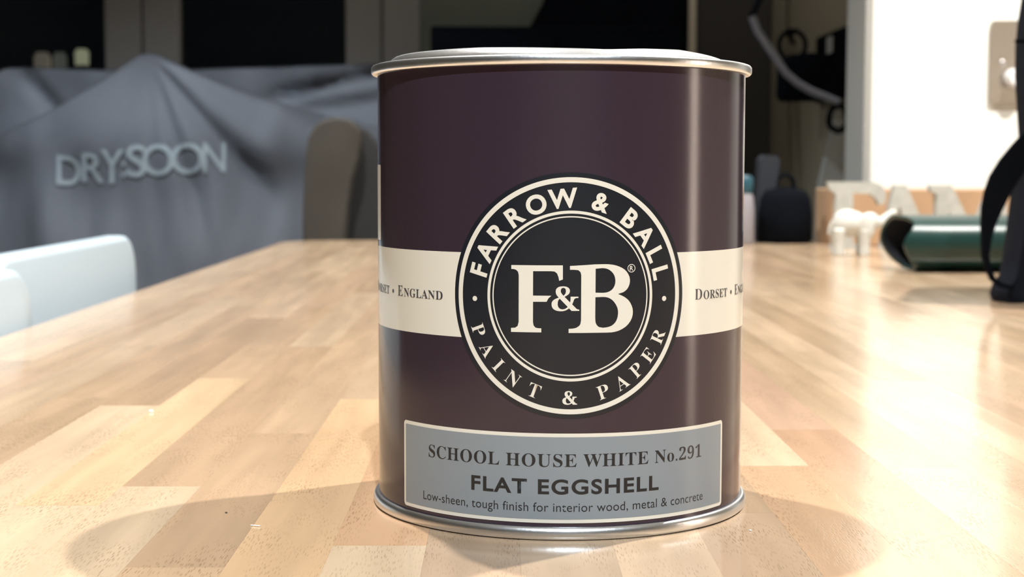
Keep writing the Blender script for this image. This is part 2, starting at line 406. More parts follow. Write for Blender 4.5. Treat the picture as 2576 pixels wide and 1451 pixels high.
for lx in (TL + 0.07, TR - 0.07):
    for ly in (TY0 + 0.08, TY1 - 0.12):
        o = obj('leg', newbox(lx - 0.035, lx + 0.035, ly - 0.035, ly + 0.035, FLOOR_Z, -0.027, bev=0.004), M['beech'], table); o.color = (*BEECH[1], 1)
for a in ((TL + 0.06, TL + 0.085, TY0 + 0.1, TY1 - 0.14), (TR - 0.085, TR - 0.06, TY0 + 0.1, TY1 - 0.14)):
    o = obj('apron', newbox(*a, -0.11, -0.027), M['beech'], table); o.color = (*BEECH[3], 1)

# ------------------------------------------------------------------ the paint tin
TC = Vector((0.01636, 0.41836, 0.0)); RB = 0.0486
tin = thing('paint_tin', 'aubergine paint tin with navy round emblem and cream band', 'paint tin', TC)
bm = bmesh.new(); lathe(bm, [(RB, 0.0025), (RB, 0.1140)], seg=160)
obj('body', bm, M['tin_purple'], tin, local=True, smooth=180)
bm = bmesh.new()   # bottom seam
lathe(bm, [(0.0470, 0.0018), (0.0484, 0.0002), (0.0494, 0.0), (0.0499, 0.0004), (0.0501, 0.0012), (0.0500, 0.0021), (0.0497, 0.0028), (0.0491, 0.0032), (RB - 0.0002, 0.0031)], seg=160)
obj('bottom_rim', bm, M['tinplate'], tin, local=True, smooth=180)
bm = bmesh.new()
lathe(bm, [(RB - 0.0002, 0.1136), (0.0492, 0.1133), (0.0499, 0.1134), (0.0502, 0.1138), (0.05025, 0.1145), (0.0502, 0.1152), (0.0499, 0.1156), (0.0493, 0.1158), (0.0486, 0.1155), (0.0480, 0.1149), (0.0465, 0.1148)], seg=160)
obj('top_rim', bm, M['tinplate'], tin, local=True, smooth=180)
LIDWAVE = [(-180, -0.0003), (-90, 0.0003), (-60, 0.0006), (-28, 0.0007), (0, 0.0002), (12, 0.0), (25, 0.0004), (38, 0.0006), (55, -0.0002), (70, -0.0010), (100, -0.0009), (180, -0.0003)]
def lidmod(t, i):
    a = math.degrees(t); a = a - 360 if a > 180 else a
    return interp(LIDWAVE, a) * (1 if 1 <= i <= 5 else 0.3)
bm = bmesh.new()
lathe(bm, [(0.0466, 0.1146), (0.0463, 0.1153), (0.0456, 0.1161), (0.0449, 0.1169), (0.0443, 0.1173), (0.0438, 0.1166), (0.0430, 0.1132), (0.0400, 0.1128), (0.0005, 0.1128)], seg=160, mod=lidmod)
obj('lid', bm, M['tinplate'], tin, local=True, smooth=180)
bm = bmesh.new(); lathe(bm, [(0.0475, 0.0022), (0.0001, 0.0022)], seg=64); obj('base_plate', bm, M['tinplate'], tin, local=True)

# --- print on the tin: flat outlines in millimetres (u along the wall, v up), wrapped round the cylinder
def wrap(bm, r, step=1.0):
    us = [v.co.x for v in bm.verts]; u = math.ceil(min(us) / step) * step
    while u < max(us):
        bmesh.ops.bisect_plane(bm, geom=bm.verts[:] + bm.edges[:] + bm.faces[:], dist=1e-6, plane_co=(u, 0, 0), plane_no=(1, 0, 0)); u += step
    for v in bm.verts:
        t = v.co.x / 1000 / RB
        v.co = Vector((r * math.sin(t), -r * math.cos(t), v.co.y / 1000))
    bmesh.ops.recalc_face_normals(bm, faces=bm.faces)
    for f in bm.faces:
        c = f.calc_center_median()
        if f.normal.x * c.x + f.normal.y * c.y < 0: f.normal_flip()
def curve_bm(cu):
    o = bpy.data.objects.new('tmp', cu); col.objects.link(o)
    dg = bpy.context.evaluated_depsgraph_get(); dg.update()
    ev = o.evaluated_get(dg); me = ev.to_mesh(); bm = bmesh.new(); bm.from_mesh(me); ev.to_mesh_clear()
    bpy.data.objects.remove(o); bpy.data.curves.remove(cu)
    bmesh.ops.remove_doubles(bm, verts=bm.verts, dist=1e-6)
    return bm
def poly_bm(loops, bezier=False):
    cu = bpy.data.curves.new('tmp', 'CURVE'); cu.dimensions = '2D'; cu.fill_mode = 'BOTH'
    for lp in loops:
        s = cu.splines.new('POLY'); s.points.add(len(lp) - 1); s.use_cyclic_u = True
        for p, (x, y) in zip(s.points, lp): p.co = (x, y, 0, 1)
    return curve_bm(cu)
def text_bm(s, offset=0.0, spacing=1.0):
    cu = bpy.data.curves.new('tmp', 'FONT'); cu.body = s; cu.size = 1.0; cu.offset = offset; cu.space_character = spacing
    cu.resolution_u = 6
    return curve_bm(cu)
def fit(bm, u0, u1, v0, v1, cap=None):
    """scale a flat bmesh into a box; cap = glyph-space (bottom, top) that maps to v0..v1"""
    xs = [v.co.x for v in bm.verts]; ys = [v.co.y for v in bm.verts]
    a, b = min(xs), max(xs); c, d = cap if cap else (min(ys), max(ys))
    for v in bm.verts:
        v.co.x = u0 + (v.co.x - a) * (u1 - u0) / (b - a); v.co.y = v0 + (v.co.y - c) * (v1 - v0) / (d - c); v.co.z = 0
    return bm
def serif(s):
    o = ''
    for ch in s:
        if 'A' <= ch <= 'Z': o += chr(0x1D400 + ord(ch) - 65)
        elif 'a' <= ch <= 'z': o += chr(0x1D41A + ord(ch) - 97)
        elif '0' <= ch <= '9': o += chr(0x1D7CE + ord(ch) - 48)
        elif ch == '&': o += '\U0001F674'
        else: o += ch
    return o
def join(bms):
    out = bmesh.new()
    for b in bms:
        me = bpy.data.meshes.new('tmp'); b.to_mesh(me); b.free(); out.from_mesh(me); bpy.data.meshes.remove(me)
    return out
def circle(cu, cv, r, n=120): return [(cu + r * math.cos(2 * math.pi * k / n), cv + r * math.sin(2 * math.pi * k / n)) for k in range(n)]
def printed(name, bm, mt, off, parent, step=1.0):
    wrap(bm, RB + off / 1000, step); return obj(name, bm, mt, parent, local=True, smooth=180)

CU, CV = 0.75, 58.7
bm = bmesh.new(); lathe(bm, [(RB + 0.00004, 0.0482), (RB + 0.00004, 0.0688)], seg=160)
band = obj('cream_band', bm, M['tin_cream'], tin, local=True, smooth=180)
# information panel printed round the back of the tin
bm = poly_bm([rrect(-112, -63.9, 70.3, 89.9, 0.6)]); printed('back_panel', bm, M['tin_cream'], 0.04, tin, 2.0)
def place_word(s, u0, u1):   # large first capital, small capitals after it
    H1, H2, vb = 2.62, 2.12, 56.95
    a = text_bm(serif(s[0]), -0.006); b = text_bm(serif(s[1:]), -0.002, 1.06)
    wa = max(v.co.x for v in a.verts) - min(v.co.x for v in a.verts); wb = max(v.co.x for v in b.verts) - min(v.co.x for v in b.verts)
    wa *= H1; wb *= H2; gap = 0.18 * H2
    k = (u1 - u0) / (wa + wb + gap)
    ca = (0.0, max(v.co.y for v in a.verts)); cb = (0.0, max(v.co.y for v in b.verts) - 0.01)
    return [fit(a, u0, u0 + wa * k, vb, vb + H1, ca), fit(b, u0 + (wa + gap) * k, u1, vb, vb + H2, cb)]
for off in (0.0, -104.75):
    p = place_word('DORSET', 34.45 + off, 49.0 + off) + [poly_bm([circle(51.6 + off, 57.9, 0.52, 20)])] + place_word('ENGLAND', 54.45 + off, 72.35 + off)
    o = printed('lettering', join(p), M['tin_band_ink'], 0.10, band); 
# round emblem
emb = printed('emblem', poly_bm([circle(CU, CV, 29.35, 160)]), M['tin_navy'], 0.08, tin)
tag(emb, 'navy round emblem with cream rings and letters')
for ro, ri in ((28.25, 27.05), (20.35, 19.65), (19.05, 18.75)):
    printed('emblem_ring', poly_bm([circle(CU, CV, ro, 200), circle(CU, CV, ri, 200)]), M['tin_cream'], 0.12, emb)
def ring_text(chars, rad, h, wfac, flip, serifed, offset):
    parts = []
    for ch, ang in chars:
        b = text_bm(serif(ch) if serifed else ch, offset)
        xs = [v.co.x for v in b.verts]; ys = [v.co.y for v in b.verts]
        s = h / (0.66 if serifed else 0.70); cx = (min(xs) + max(xs)) / 2; cy = (0.66 if serifed else 0.70) / 2
        if ch == '&': cy = (min(ys) + max(ys)) / 2; s = 1.02 * h / (max(ys) - min(ys))
        t = math.radians(ang)
        rot = -t if not flip else math.pi - t
        for v in b.verts:
            x = (v.co.x - cx) * s * wfac; y = (v.co.y - cy) * s
            v.co = Vector((CU + rad * math.sin(t) + x * math.cos(rot) - y * math.sin(rot), CV + rad * math.cos(t) + x * math.sin(rot) + y * math.cos(rot), 0))
        parts.append(b)
    return join(parts)
top = [('F', -75.0), ('A', -63.0), ('R', -49.4), ('R', -35.5), ('O', -21.0), ('W', -4.9), ('&', 17.8), ('B', 38.0), ('A', 51.8), ('L', 65.2), ('L', 76.8)]
bot = [('P', -110.6), ('A', -122.8), ('I', -133.8), ('N', -145.1), ('T', -159.0), ('&', -179.6), ('P', 161.0), ('A', 149.0), ('P', 137.8), ('E', 126.7), ('R', 114.4)]
printed('emblem_lettering', ring_text(top, 23.35, 4.35, 1.0, False, False, 0.032), M['tin_cream'], 0.12, emb)
printed('emblem_lettering', ring_text(bot, 24.3, 3.25, 1.0, True, True, -0.006), M['tin_cream'], 0.12, emb)
for du in (-23.7, 23.75):
    printed('emblem_dot', poly_bm([circle(CU + du, 57.75, 0.62, 24)]), M['tin_cream'], 0.12, emb)
LF = [(-13.57, 66.04), (-1.21, 66.08), (-1.2, 62.73), (-2.06, 62.39), (-2.25, 63.33), (-2.6, 64.18), (-3.18, 64.61), (-3.97, 64.68), (-8.28, 64.65), (-8.28, 58.83), (-3.91, 58.84), (-4.6, 58.22), (-5.03, 57.39), (-8.27, 57.36), (-8.27, 52.49), (-8.12, 51.7), (-7.69, 51.2), (-7.04, 51.06), (-6.27, 51.04), (-6.27, 50.06), (-13.61, 50.03), (-13.61, 51.0), (-12.6, 51.07), (-12.0, 51.47), (-11.74, 52.42), (-11.74, 63.67), (-11.93, 64.46), (-12.38, 64.91), (-12.97, 65.09), (-13.57, 65.11)]
LB = [(0.47, 65.94), (4.13, 66.15), (6.45, 66.31), (8.79, 66.34), (9.8, 66.3), (10.72, 66.19), (11.6, 66.0), (12.38, 65.73), (13.1, 65.4), (13.76, 64.99), (14.3, 64.45), (14.69, 63.89), (15.0, 63.25), (15.13, 62.58), (15.12, 62.0), (15.01, 61.43), (14.76, 60.83), (14.4, 60.29), (14.0, 59.93), (13.48, 59.59), (12.11, 59.18), (12.95, 58.85), (13.64, 58.5), (14.3, 58.07), (14.88, 57.53), (15.33, 56.9), (15.67, 56.21), (15.88, 55.55), (15.96, 54.89), (15.9, 54.1), (15.69, 53.31), (15.3, 52.56), (14.76, 51.88), (14.12, 51.3), (13.38, 50.84), (12.5, 50.43), (11.56, 50.16), (10.7, 50.03), (9.76, 49.99), (0.22, 49.98), (0.22, 50.96), (1.3, 51.03), (2.0, 51.2), (2.45, 51.46), (2.8, 51.75), (3.02, 52.11), (3.16, 52.97), (3.16, 63.75), (2.98, 64.47), (2.48, 64.93), (1.69, 65.02), (0.47, 65.05)]
LB1 = [(6.6, 65.27), (8.21, 65.4), (8.8, 65.36), (9.39, 65.24), (9.95, 64.97), (10.43, 64.61), (10.86, 64.15), (11.19, 63.59), (11.38, 63.0), (11.46, 62.37), (11.41, 61.75), (11.27, 61.22), (10.99, 60.68), (10.6, 60.22), (10.1, 59.88), (9.56, 59.66), (9.0, 59.55), (8.38, 59.51), (6.59, 59.56)]
LB2 = [(6.58, 58.48), (8.38, 58.53), (9.0, 58.5), (9.57, 58.39), (10.12, 58.16), (10.62, 57.84), (11.12, 57.36), (11.52, 56.81), (11.84, 56.25), (12.06, 55.65), (12.17, 55.05), (12.17, 54.42), (12.06, 53.65), (11.84, 52.98), (11.52, 52.43), (11.1, 51.98), (10.55, 51.6), (9.9, 51.36), (9.2, 51.22), (8.42, 51.17), (7.53, 51.33), (7.2, 51.55), (6.94, 51.85), (6.75, 52.2), (6.62, 52.64), (6.56, 53.65)]
printed('emblem_letter', poly_bm([LF]), M['tin_cream'], 0.12, emb)
printed('emblem_letter', poly_bm([LB, LB1, LB2]), M['tin_cream'], 0.12, emb)
printed('emblem_letter', fit(text_bm('\U0001F674', -0.012), -3.85, 2.75, 55.16, 61.1), M['tin_cream'], 0.125, emb)
rg = join([poly_bm([circle(15.5, 65.28, 1.0, 40), circle(15.5, 65.28, 0.84, 40)]), fit(text_bm('R', 0.012), 15.08, 15.95, 64.72, 65.84)])
printed('emblem_mark', rg, M['tin_cream'], 0.125, emb)
# grey colour label with cream border
lab = printed('colour_label', poly_bm([rrect(-47.3, 47.1, 4.05, 25.8, 1.0)]), M['tin_cream'], 0.08, tin)
tag(lab, 'grey colour label with cream border')
fld = printed('label_field', poly_bm([rrect(-46.45, 46.25, 4.95, 24.9, 0.25)]), M['tin_grey'], 0.12, lab)
printed('label_lettering', fit(text_bm(serif('SCHOOL HOUSE WHITE No.291'), -0.003, 1.05), -37.1, 37.4, 17.75, 20.75, (0.0, 0.665)), M['tin_ink'], 0.16, lab)
printed('label_lettering', fit(text_bm('FLAT EGGSHELL', 0.026, 1.13), -23.9, 23.4, 11.2, 14.65, (0.0, 0.70)), M['tin_ink'], 0.16, lab)
printed('label_lettering', fit(text_bm('Low-sheen, tough finish for interior wood, metal & concrete', -0.003, 1.03), -39.1, 38.15, 6.85, 9.05, (0.0, 0.70)), M['tin_ink'], 0.16, lab)

# ------------------------------------------------------------------ white chairs tucked against the left edge
def white_chair(label, px, y0, y1, rot, ztop):
    W = y1 - y0; yc = (y0 + y1) / 2
    t = thing('white_chair', label, 'chair', (px, yc, FLOOR_Z), (0, 0, rot), group='white chairs along the table')
    h = W / 2; zt = ztop - FLOOR_Z
    bm = bmesh.new(); prism(bm, rrect(-h, h, zt - 0.30, zt, 0.035, 8), 'x', -0.020, 0.0)
    bmesh.ops.bevel(bm, geom=[e for e in bm.edges if abs(e.verts[0].co.x - e.verts[1].co.x) < 1e-6], offset=0.005, segments=3, affect='EDGES', profile=0.5)
    obj('backrest', bm, M['chair_white'], t, local=True, smooth=40)
    bm = bmesh.new(); prism(bm, rrect(-0.005, 0.36, -h + 0.01, h - 0.01, 0.04, 6), 'z', 0.415, 0.440)
    obj('seat', bm, M['chair_white'], t, local=True, smooth=30)
    for s in (-1, 1):
        obj('back_leg', newbox(-0.046, -0.0205, s * (h - 0.05) - 0.018, s * (h - 0.05) + 0.018, 0.0, zt - 0.04, bev=0.004), M['chair_white'], t, local=True)
        obj('front_leg', newbox(0.29, 0.325, s * (h - 0.05) - 0.018, s * (h - 0.05) + 0.018, 0.0, 0.415, bev=0.004), M['chair_white'], t, local=True)
        obj('stretcher', newbox(-0.02, 0.29, s * (h - 0.05) - 0.009, s * (h - 0.05) + 0.009, 0.20, 0.235), M['chair_white'], t, local=True)
    return t
white_chair('white chair with rounded backrest corner, farther of two tucked at left table edge', -0.300, 0.926, 1.296, 0.0, 0.035)
white_chair('white chair nearer the camera, only its bright backrest corner at the left frame edge', -0.2745, 0.548, 0.922, 0.0, 0.0315)

# ------------------------------------------------------------------ grey drying cover over a clothes airer
tent = thing('clothes_airer', 'grey nylon cover draped to a peak over a clothes airer, pale lettering on front', 'clothes airer', (-0.72, 3.2, FLOOR_Z))
YF = 3.02
def fx(px): return at(px, 426, YF).x
def fz(py): return CAM.z + (426 - py) / F_PX * YF * 1.0
SIL = [(-330, 470), (-200, 430), (-80, 385), (0, 346), (100, 302), (200, 247), (270, 204), (320, 165), (350, 146), (375, 138), (405, 144), (470, 174), (560, 212), (660, 247), (790, 286), (950, 322), (1100, 352), (1180, 385)]
SILW = [(fx(a), fz(b)) for a, b in SIL]
PK = (fx(375), fz(138))
def vnoise(x, y):
    return (math.sin(x * 1.7 + 1.3 * math.sin(y * 1.1)) + math.sin(y * 2.3 + 0.7 * math.sin(x * 2.9 + 1)) + math.sin((x + y) * 1.3 + 2.1)) / 3
def front_y(x, z):
    dx, dz = x - PK[0], PK[1] - z
    rho = math.hypot(dx, dz); phi = math.atan2(dx, max(dz, 1e-4))
    f = 0.0
    for p0, wd, am in ((-1.15, 0.10, 0.05), (-0.62, 0.10, 0.03), (-0.30, 0.06, -0.02), (0.12, 0.07, -0.03), (0.36, 0.055, -0.07), (0.52, 0.06, 0.05), (0.72, 0.07, -0.085), (0.90, 0.12, 0.08), (1.15, 0.08, -0.05)):
        f += am * math.exp(-((phi - p0) / wd) ** 2)
    f *= 0.62 * min(rho, 0.28) * smoothstep(0.0, 0.06, rho) * (1 - 0.75 * smoothstep(0.25, 0.5, rho))
    g = 0.012 * smoothstep(0.06, 0.3, rho) * vnoise(x * 14, z * 11) + 0.009 * smoothstep(0.15, 0.4, rho) * vnoise(x * 34 + 2, z * 9)
    sag = 0.05 * math.exp(-((z - (fz(420) - 0.10 * abs(dx))) / 0.05) ** 2) * smoothstep(0.15, 0.35, abs(dx)) * 0.25
    y = YF - 0.22 * smoothstep(0.0, 0.9, dz) - 0.05 * smoothstep(0, 0.2, dz) + 0.16 * smoothstep(0.05, 0.6, abs(dx)) - f + g + sag
    return y
def sheet(bm, x0, x1, nx, nz, topz, yf, zb=FLOOR_Z + 0.01):
    rows = []
    for i in range(nx + 1):
        x = x0 + (x1 - x0) * i / nx; zt = topz(x)
        rows.append([bm.verts.new((x, yf(x, zt - (zt - zb) * (j / nz) ** 1.35), zt - (zt - zb) * (j / nz) ** 1.35)) for j in range(nz + 1)])
    for i in range(nx):
        for j in range(nz):
            bm.faces.new((rows[i][j], rows[i][j + 1], rows[i + 1][j + 1], rows[i + 1][j]))
    ex = bmesh.ops.solidify(bm, geom=bm.faces[:], thickness=0.003)
bm = bmesh.new(); sheet(bm, fx(-320), fx(1175), 170, 90, lambda x: interp(SILW, x), front_y)
fp = obj('front_cover', bm, M['tarp'], tent, smooth=180)
YR = 3.36
def rx(px): return at(px, 426, YR).x
def rz(py): return CAM.z + (426 - py) / F_PX * YR
REAR = [(rx(a), rz(b)) for a, b in ((-320, 340), (-60, 215), (0, 188), (18, 177), (60, 174), (270, 181), (450, 180), (700, 172), (945, 164), (1060, 162), (1110, 190), (1160, 260))]
def rear_y(x, z):
    zt = interp(REAR, x); d = zt - z
    y = YR - 0.05 * smoothstep(0, 0.3, d) + 0.008 * vnoise(x * 20, z * 16)
    for (xa, za), (xb, zb_), am in (((rx(60), rz(185)), (rx(150), rz(290)), 0.016), ((rx(980), rz(185)), (rx(740), rz(240)), 0.018), ((rx(1000), rz(250)), (rx(800), rz(275)), 0.015)):
        ux, uz = xb - xa, zb_ - za; L = math.hypot(ux, uz); ux, uz = ux / L, uz / L
        s = (x - xa) * ux + (z - za) * uz; n = (x - xa) * -uz + (z - za) * ux
        y += am * math.exp(-(n / 0.018) ** 2) * smoothstep(-0.03, 0.04, s) * (1 - smoothstep(L, L + 0.1, s))
    return y
bm = bmesh.new(); sheet(bm, rx(-320), rx(1158), 120, 60, lambda x: interp(REAR, x), rear_y)
obj('rear_cover', bm, M['tarp'], tent, smooth=180)
# print on the front cover: each letter placed where it sits, following the cloth
bms = []
for ch, u0, u1, v0, v1, sk in (('D', 143, 204, 466, 392, 0.10), ('R', 206, 262, 460, 386, 0.05), ('Y', 252, 312, 464, 378, 0.0), (':', 306, 316, 448, 408, 0.0), ('S', 318, 368, 448, 366, 0.0), ('O', 358, 438, 444, 364, 0.0), ('O', 430, 514, 440, 361, 0.0), ('N', 510, 568, 436, 361, -0.02)):
    b = text_bm(ch, 0.012); fit(b, u0, u1, v0, v1)
    u = u0 - u0 % 8
    while u < u1:
        bmesh.ops.bisect_plane(b, geom=b.verts[:] + b.edges[:] + b.faces[:], dist=1e-5, plane_co=(u, 0, 0), plane_no=(1, 0, 0)); u += 8
    v = v1 - v1 % 8
    while v < v0:
        bmesh.ops.bisect_plane(b, geom=b.verts[:] + b.edges[:] + b.faces[:], dist=1e-5, plane_co=(0, v, 0), plane_no=(0, 1, 0)); v += 8
    for q in b.verts:
        px, py = q.co.x, q.co.y + sk * (q.co.x - u0)
        x, z = fx(px), fz(py)
        for _ in range(3):
            d = raydir(px, py); p = CAM + d * (front_y(x, z) / d.y); x, z = p.x, p.z
        q.co = Vector((x, front_y(x, z) - 0.003, z))
    bms.append(b)
obj('lettering', join(bms), M['tarp_logo'], fp, smooth=180)
for lx in (-1.16, -0.32):
    bm = bmesh.new(); tube(bm, [(lx, 3.02, FLOOR_Z + 0.0), (lx, 3.24, -0.3), (lx, 3.40, 0.10)], 0.009, 8); obj('airer_leg', bm, M['steel_tube'], tent, smooth=60)
    bm = bmesh.new(); tube(bm, [(lx, 3.31, FLOOR_Z + 0.0), (lx, 3.20, -0.3), (lx, 3.10, 0.02)], 0.009, 8); obj('airer_leg', bm, M['steel_tube'], tent, smooth=60)

# ------------------------------------------------------------------ upholstered chair beyond the far end of the table
ch = thing('upholstered_chair', 'taupe upholstered chair with rounded back, beyond far table end beside grey cover', 'chair', (at(905, 426, 2.5).x, 2.55, FLOOR_Z), (0, 0, 0))
B0 = at(905, 426, 2.5)
def cz(py, Y=2.5): return at(900, py, Y).z
def cx(px, Y=2.5): return at(px, 426, Y).x
bm = bmesh.new()      # padded back: rounded outline swept in depth
pts = [(cx(a), cz(b)) for a, b in ((770, 660), (772, 500), (777, 420), (786, 350), (803, 318), (830, 303), (860, 299), (888, 305), (908, 322), (914, 350), (908, 400), (892, 450), (880, 520), (870, 660))]
prism(bm, pts[::-1], 'y', 2.44, 2.50)
bmesh.ops.bevel(bm, geom=[e for e in bm.edges if abs(e.verts[0].co.y - e.verts[1].co.y) < 1e-6], offset=0.005, segments=3, affect='EDGES', profile=0.5, clamp_overlap=True)
obj('back_cushion', bm, M['taupe_cloth'], ch, smooth=60)
bm = bmesh.new()
pts = [(cx(800, 2.54), cz(660, 2.54)), (cx(805, 2.54), cz(350, 2.54)), (cx(840, 2.54), cz(325, 2.54)), (cx(885, 2.54), cz(312, 2.54)), (cx(922, 2.54), cz(328, 2.54)), (cx(955, 2.54), cz(372, 2.54)), (cx(985, 2.54), cz(440, 2.54)), (cx(1000, 2.54), cz(660, 2.54))]
prism(bm, pts[::-1], 'y', 2.505, 2.60)
bmesh.ops.bevel(bm, geom=[e for e in bm.edges if abs(e.verts[0].co.y - e.verts[1].co.y) < 1e-6], offset=0.003, segments=2, affect='EDGES', profile=0.5, clamp_overlap=True)
obj('back_shell', bm, M['dark_cloth'], ch, smooth=60)
obj('seat', newbox(cx(770), cx(1290), 2.30, 2.60, -0.33, -0.24, bev=0.025, seg=3), M['taupe_cloth'], ch, smooth=40)
for a in (cx(790), cx(1260)):
    for b_ in (2.33, 2.57): obj('leg', newbox(a - 0.016, a + 0.016, b_ - 0.016, b_ + 0.016, FLOOR_Z, -0.33), M['darkwood'], ch)

# ------------------------------------------------------------------ right end of the table
# wooden box against the wall
bx0, bx1 = at(2092, 600, 1.85).x, 0.72
bxt = at(2300, 474, 1.85).z
crate = thing('wooden_box', 'low pale wooden box against the white wall, behind the chalky letters', 'box', ((bx0 + bx1) / 2, 1.9, 0))
bx1 = 0.69
obj('front_board', newbox(bx0, bx1, 1.850, 1.862, 0, bxt, bev=0.0015), M['box_wood'], crate)
obj('back_board', newbox(bx0, bx1, 1.936, 1.948, 0, bxt, bev=0.0015), M['box_wood'], crate)
obj('end_board', newbox(bx0, bx0 + 0.012, 1.8625, 1.9355, 0, bxt, bev=0.0015), M['box_wood'], crate)
obj('end_board', newbox(bx1 - 0.012, bx1, 1.8625, 1.9355, 0, bxt, bev=0.0015), M['box_wood'], crate)
obj('bottom_board', newbox(bx0 + 0.0125, bx1 - 0.0125, 1.8625, 1.9355, 0, 0.008), M['box_wood'], crate)
obj('lid_board', newbox(bx0 + 0.0125, bx1 - 0.0125, 1.8625, 1.9355, bxt - 0.010, bxt - 0.001), M['box_wood'], crate)
# standing letters
def letter(loops, Y, label, depth=0.014):
    b = poly_bm([[(at(px, py, Y).x, max(0.0, at(px, py, Y).z)) for px, py in lp] for lp in loops])
    for v in b.verts: v.co = Vector((v.co.x, Y, v.co.y))
    r = bmesh.ops.extrude_face_region(b, geom=b.faces[:])
    bmesh.ops.translate(b, vec=(0, depth, 0), verts=[v for v in r['geom'] if isinstance(v, bmesh.types.BMVert)])
    bmesh.ops.recalc_face_normals(b, faces=b.faces)
    return single('standing_letter', b, M['letter'], label, 'letter', group='standing letters on the table')
letter([[(2080, 456), (2198, 456), (2220, 466), (2228, 486), (2226, 508), (2212, 514), (2203, 498), (2190, 486), (2146, 484), (2146, 545), (2172, 545), (2172, 570), (2146, 570), (2146, 610), (2162, 615), (2162, 640), (2090, 640), (2090, 615), (2102, 610), (2102, 486), (2088, 476)]], 1.765, 'chalky white standing letter F behind the white elephant')
letter([[(2250, 464), (2280, 464), (2350, 640), (2298, 640), (2286, 597), (2246, 597), (2243, 640), (2214, 640)], [(2263, 515), (2280, 575), (2250, 575)]], 1.785, 'chalky white standing letter A between letters F and M')
letter([[(2340, 464), (2394, 464), (2448, 575), (2492, 464), (2546, 464), (2546, 482), (2532, 490), (2532, 608), (2546, 613), (2546, 640), (2472, 640), (2472, 613), (2489, 608), (2489, 540), (2458, 640), (2438, 640), (2386, 530), (2386, 608), (2400, 613), (2400, 640), (2342, 640), (2342, 613), (2356, 608), (2356, 486), (2340, 478)]], 1.785, 'chalky white standing letter M behind the green case')

# white elephant, trunk raised
E0 = on_table(2140, 641); S = E0.y / F_PX
bm = bmesh.new()
def ep(x, z, y=0): return Vector((E0.x + x * S, E0.y + y * S, z * S))
ball(bm, ep(-4, 80), 47 * S, 32 * S, 34 * S)
ball(bm, ep(-12, 88), 36 * S, 28 * S, 29 * S)
ball(bm, ep(46, 84), 27 * S, 24 * S, 26 * S)
for lx in (-34, 30):
    for ly in (-17, 17):
        tube(bm, [ep(lx, 0, ly), ep(lx, 30, ly), ep(lx, 66, ly)], [14 * S, 13.5 * S, 16 * S], 12)
tube(bm, [ep(55, 82), ep(75, 84), ep(88, 96), ep(100, 106), ep(112, 110)], [17 * S, 14 * S, 11 * S, 9 * S, 7.5 * S], 12)
tube(bm, [ep(-46, 86), ep(-54, 72), ep(-55, 52)], [5 * S, 4.5 * S, 5 * S], 8)
bmesh.ops.recalc_face_normals(bm, faces=bm.faces)
el = thing('elephant_figurine', 'small white ceramic elephant with raised trunk standing on the table', 'figurine', (E0.x, E0.y, 0))
obj('body', remeshed(bm, 0.0009, 5), M['ceramic'], el, smooth=180)
for s in (-1, 1):
    bm = bmesh.new(); ball(bm, ep(34, 74, s * 25), 17 * S, 5 * S, 30 * S, Matrix.Rotation(math.radians(-18), 4, 'Y'))
    obj('ear', bm, M['ceramic'], el, smooth=180)

# green clamshell case: hollow lower shell and a rounded cover
G0 = on_table(2300, 686)
gl, gr = at(2214, 600, 1.375).x, 0.56
gy = 1.385; gh = at(2320, 540, 1.36).z
case = thing('green_case', 'glossy dark green rounded plastic case with open left end, beside the black rucksack', 'case', ((gl + gr) / 2, gy, 0))
def loft(bm, secs, close=True):
    rings = [[bm.verts.new(p) for p in s] for s in secs]; n = len(rings[0])
    for a, b in zip(rings, rings[1:]):
        for k in range(n): bm.faces.new((a[k], a[(k + 1) % n], b[(k + 1) % n], b[k]))
    if close: bm.faces.new(rings[0][::-1]); bm.faces.new(rings[-1])
    bmesh.ops.recalc_face_normals(bm, faces=bm.faces)
def oval(x, yc, zc, ry, rz, n=28, p=2.6, flat=None):
    out = []
    for k in range(n):
        t = 2 * math.pi * k / n; c, s = math.cos(t), math.sin(t)
        y = ry * math.copysign(abs(c) ** (2 / p), c); z = rz * math.copysign(abs(s) ** (2 / p), s)
        out.append(Vector((x, yc + y, max(zc + z, 0.0003))))
    return out
ln = gr - gl
gx = 0.3465
def case_ring(x, k, slant):
    out = []
    for p in oval(x, gy, gh * 0.5, 0.0435 * k, gh * 0.5 * (0.25 + 0.75 * k) if k < 0.99 else gh * 0.5, n=40, p=2.5):
        lo = max(0.0, 1 - p.z / gh); fr = smoothstep(0.0, 1.0, (gy - p.y) / 0.0435); hi = smoothstep(0.45, 1.0, p.z / gh)
        out.append(Vector((p.x + slant * (0.020 * lo ** 3 + 0.011 * fr * hi + 0.006 * hi), p.y, p.z)))
    return out
rings = [case_ring(gx, 1.0, 1.0), case_ring(gx + 0.03, 1.0, 0.6), case_ring(gx + 0.06, 1.0, 0.0), case_ring(gr - 0.03, 1.0, 0), case_ring(gr - 0.012, 0.93, 0), case_ring(gr, 0.6, 0)]
def inset(r, d, dx): return [Vector((p.x + dx, gy + (p.y - gy) * (1 - d), gh * 0.5 + (p.z - gh * 0.5) * (1 - d))) for p in r]
bm = bmesh.new(); loft(bm, [inset(rings[0], 0.13, 0.0006)] + [inset(rings[0], 0.06, -0.0008)] + rings, close=False)
bm.faces.new(bm.verts[-40:]); obj('shell', bm, M['green'], case, smooth=60)
bm = bmesh.new(); loft(bm, [inset(rings[0], 0.132, 0.0008), inset(rings[1], 0.135, 0.0), inset(rings[2], 0.14, 0.0)], close=False)
bm.faces.new(bm.verts[-40:]); obj('lining', bm, M['green_in'], case, smooth=60)

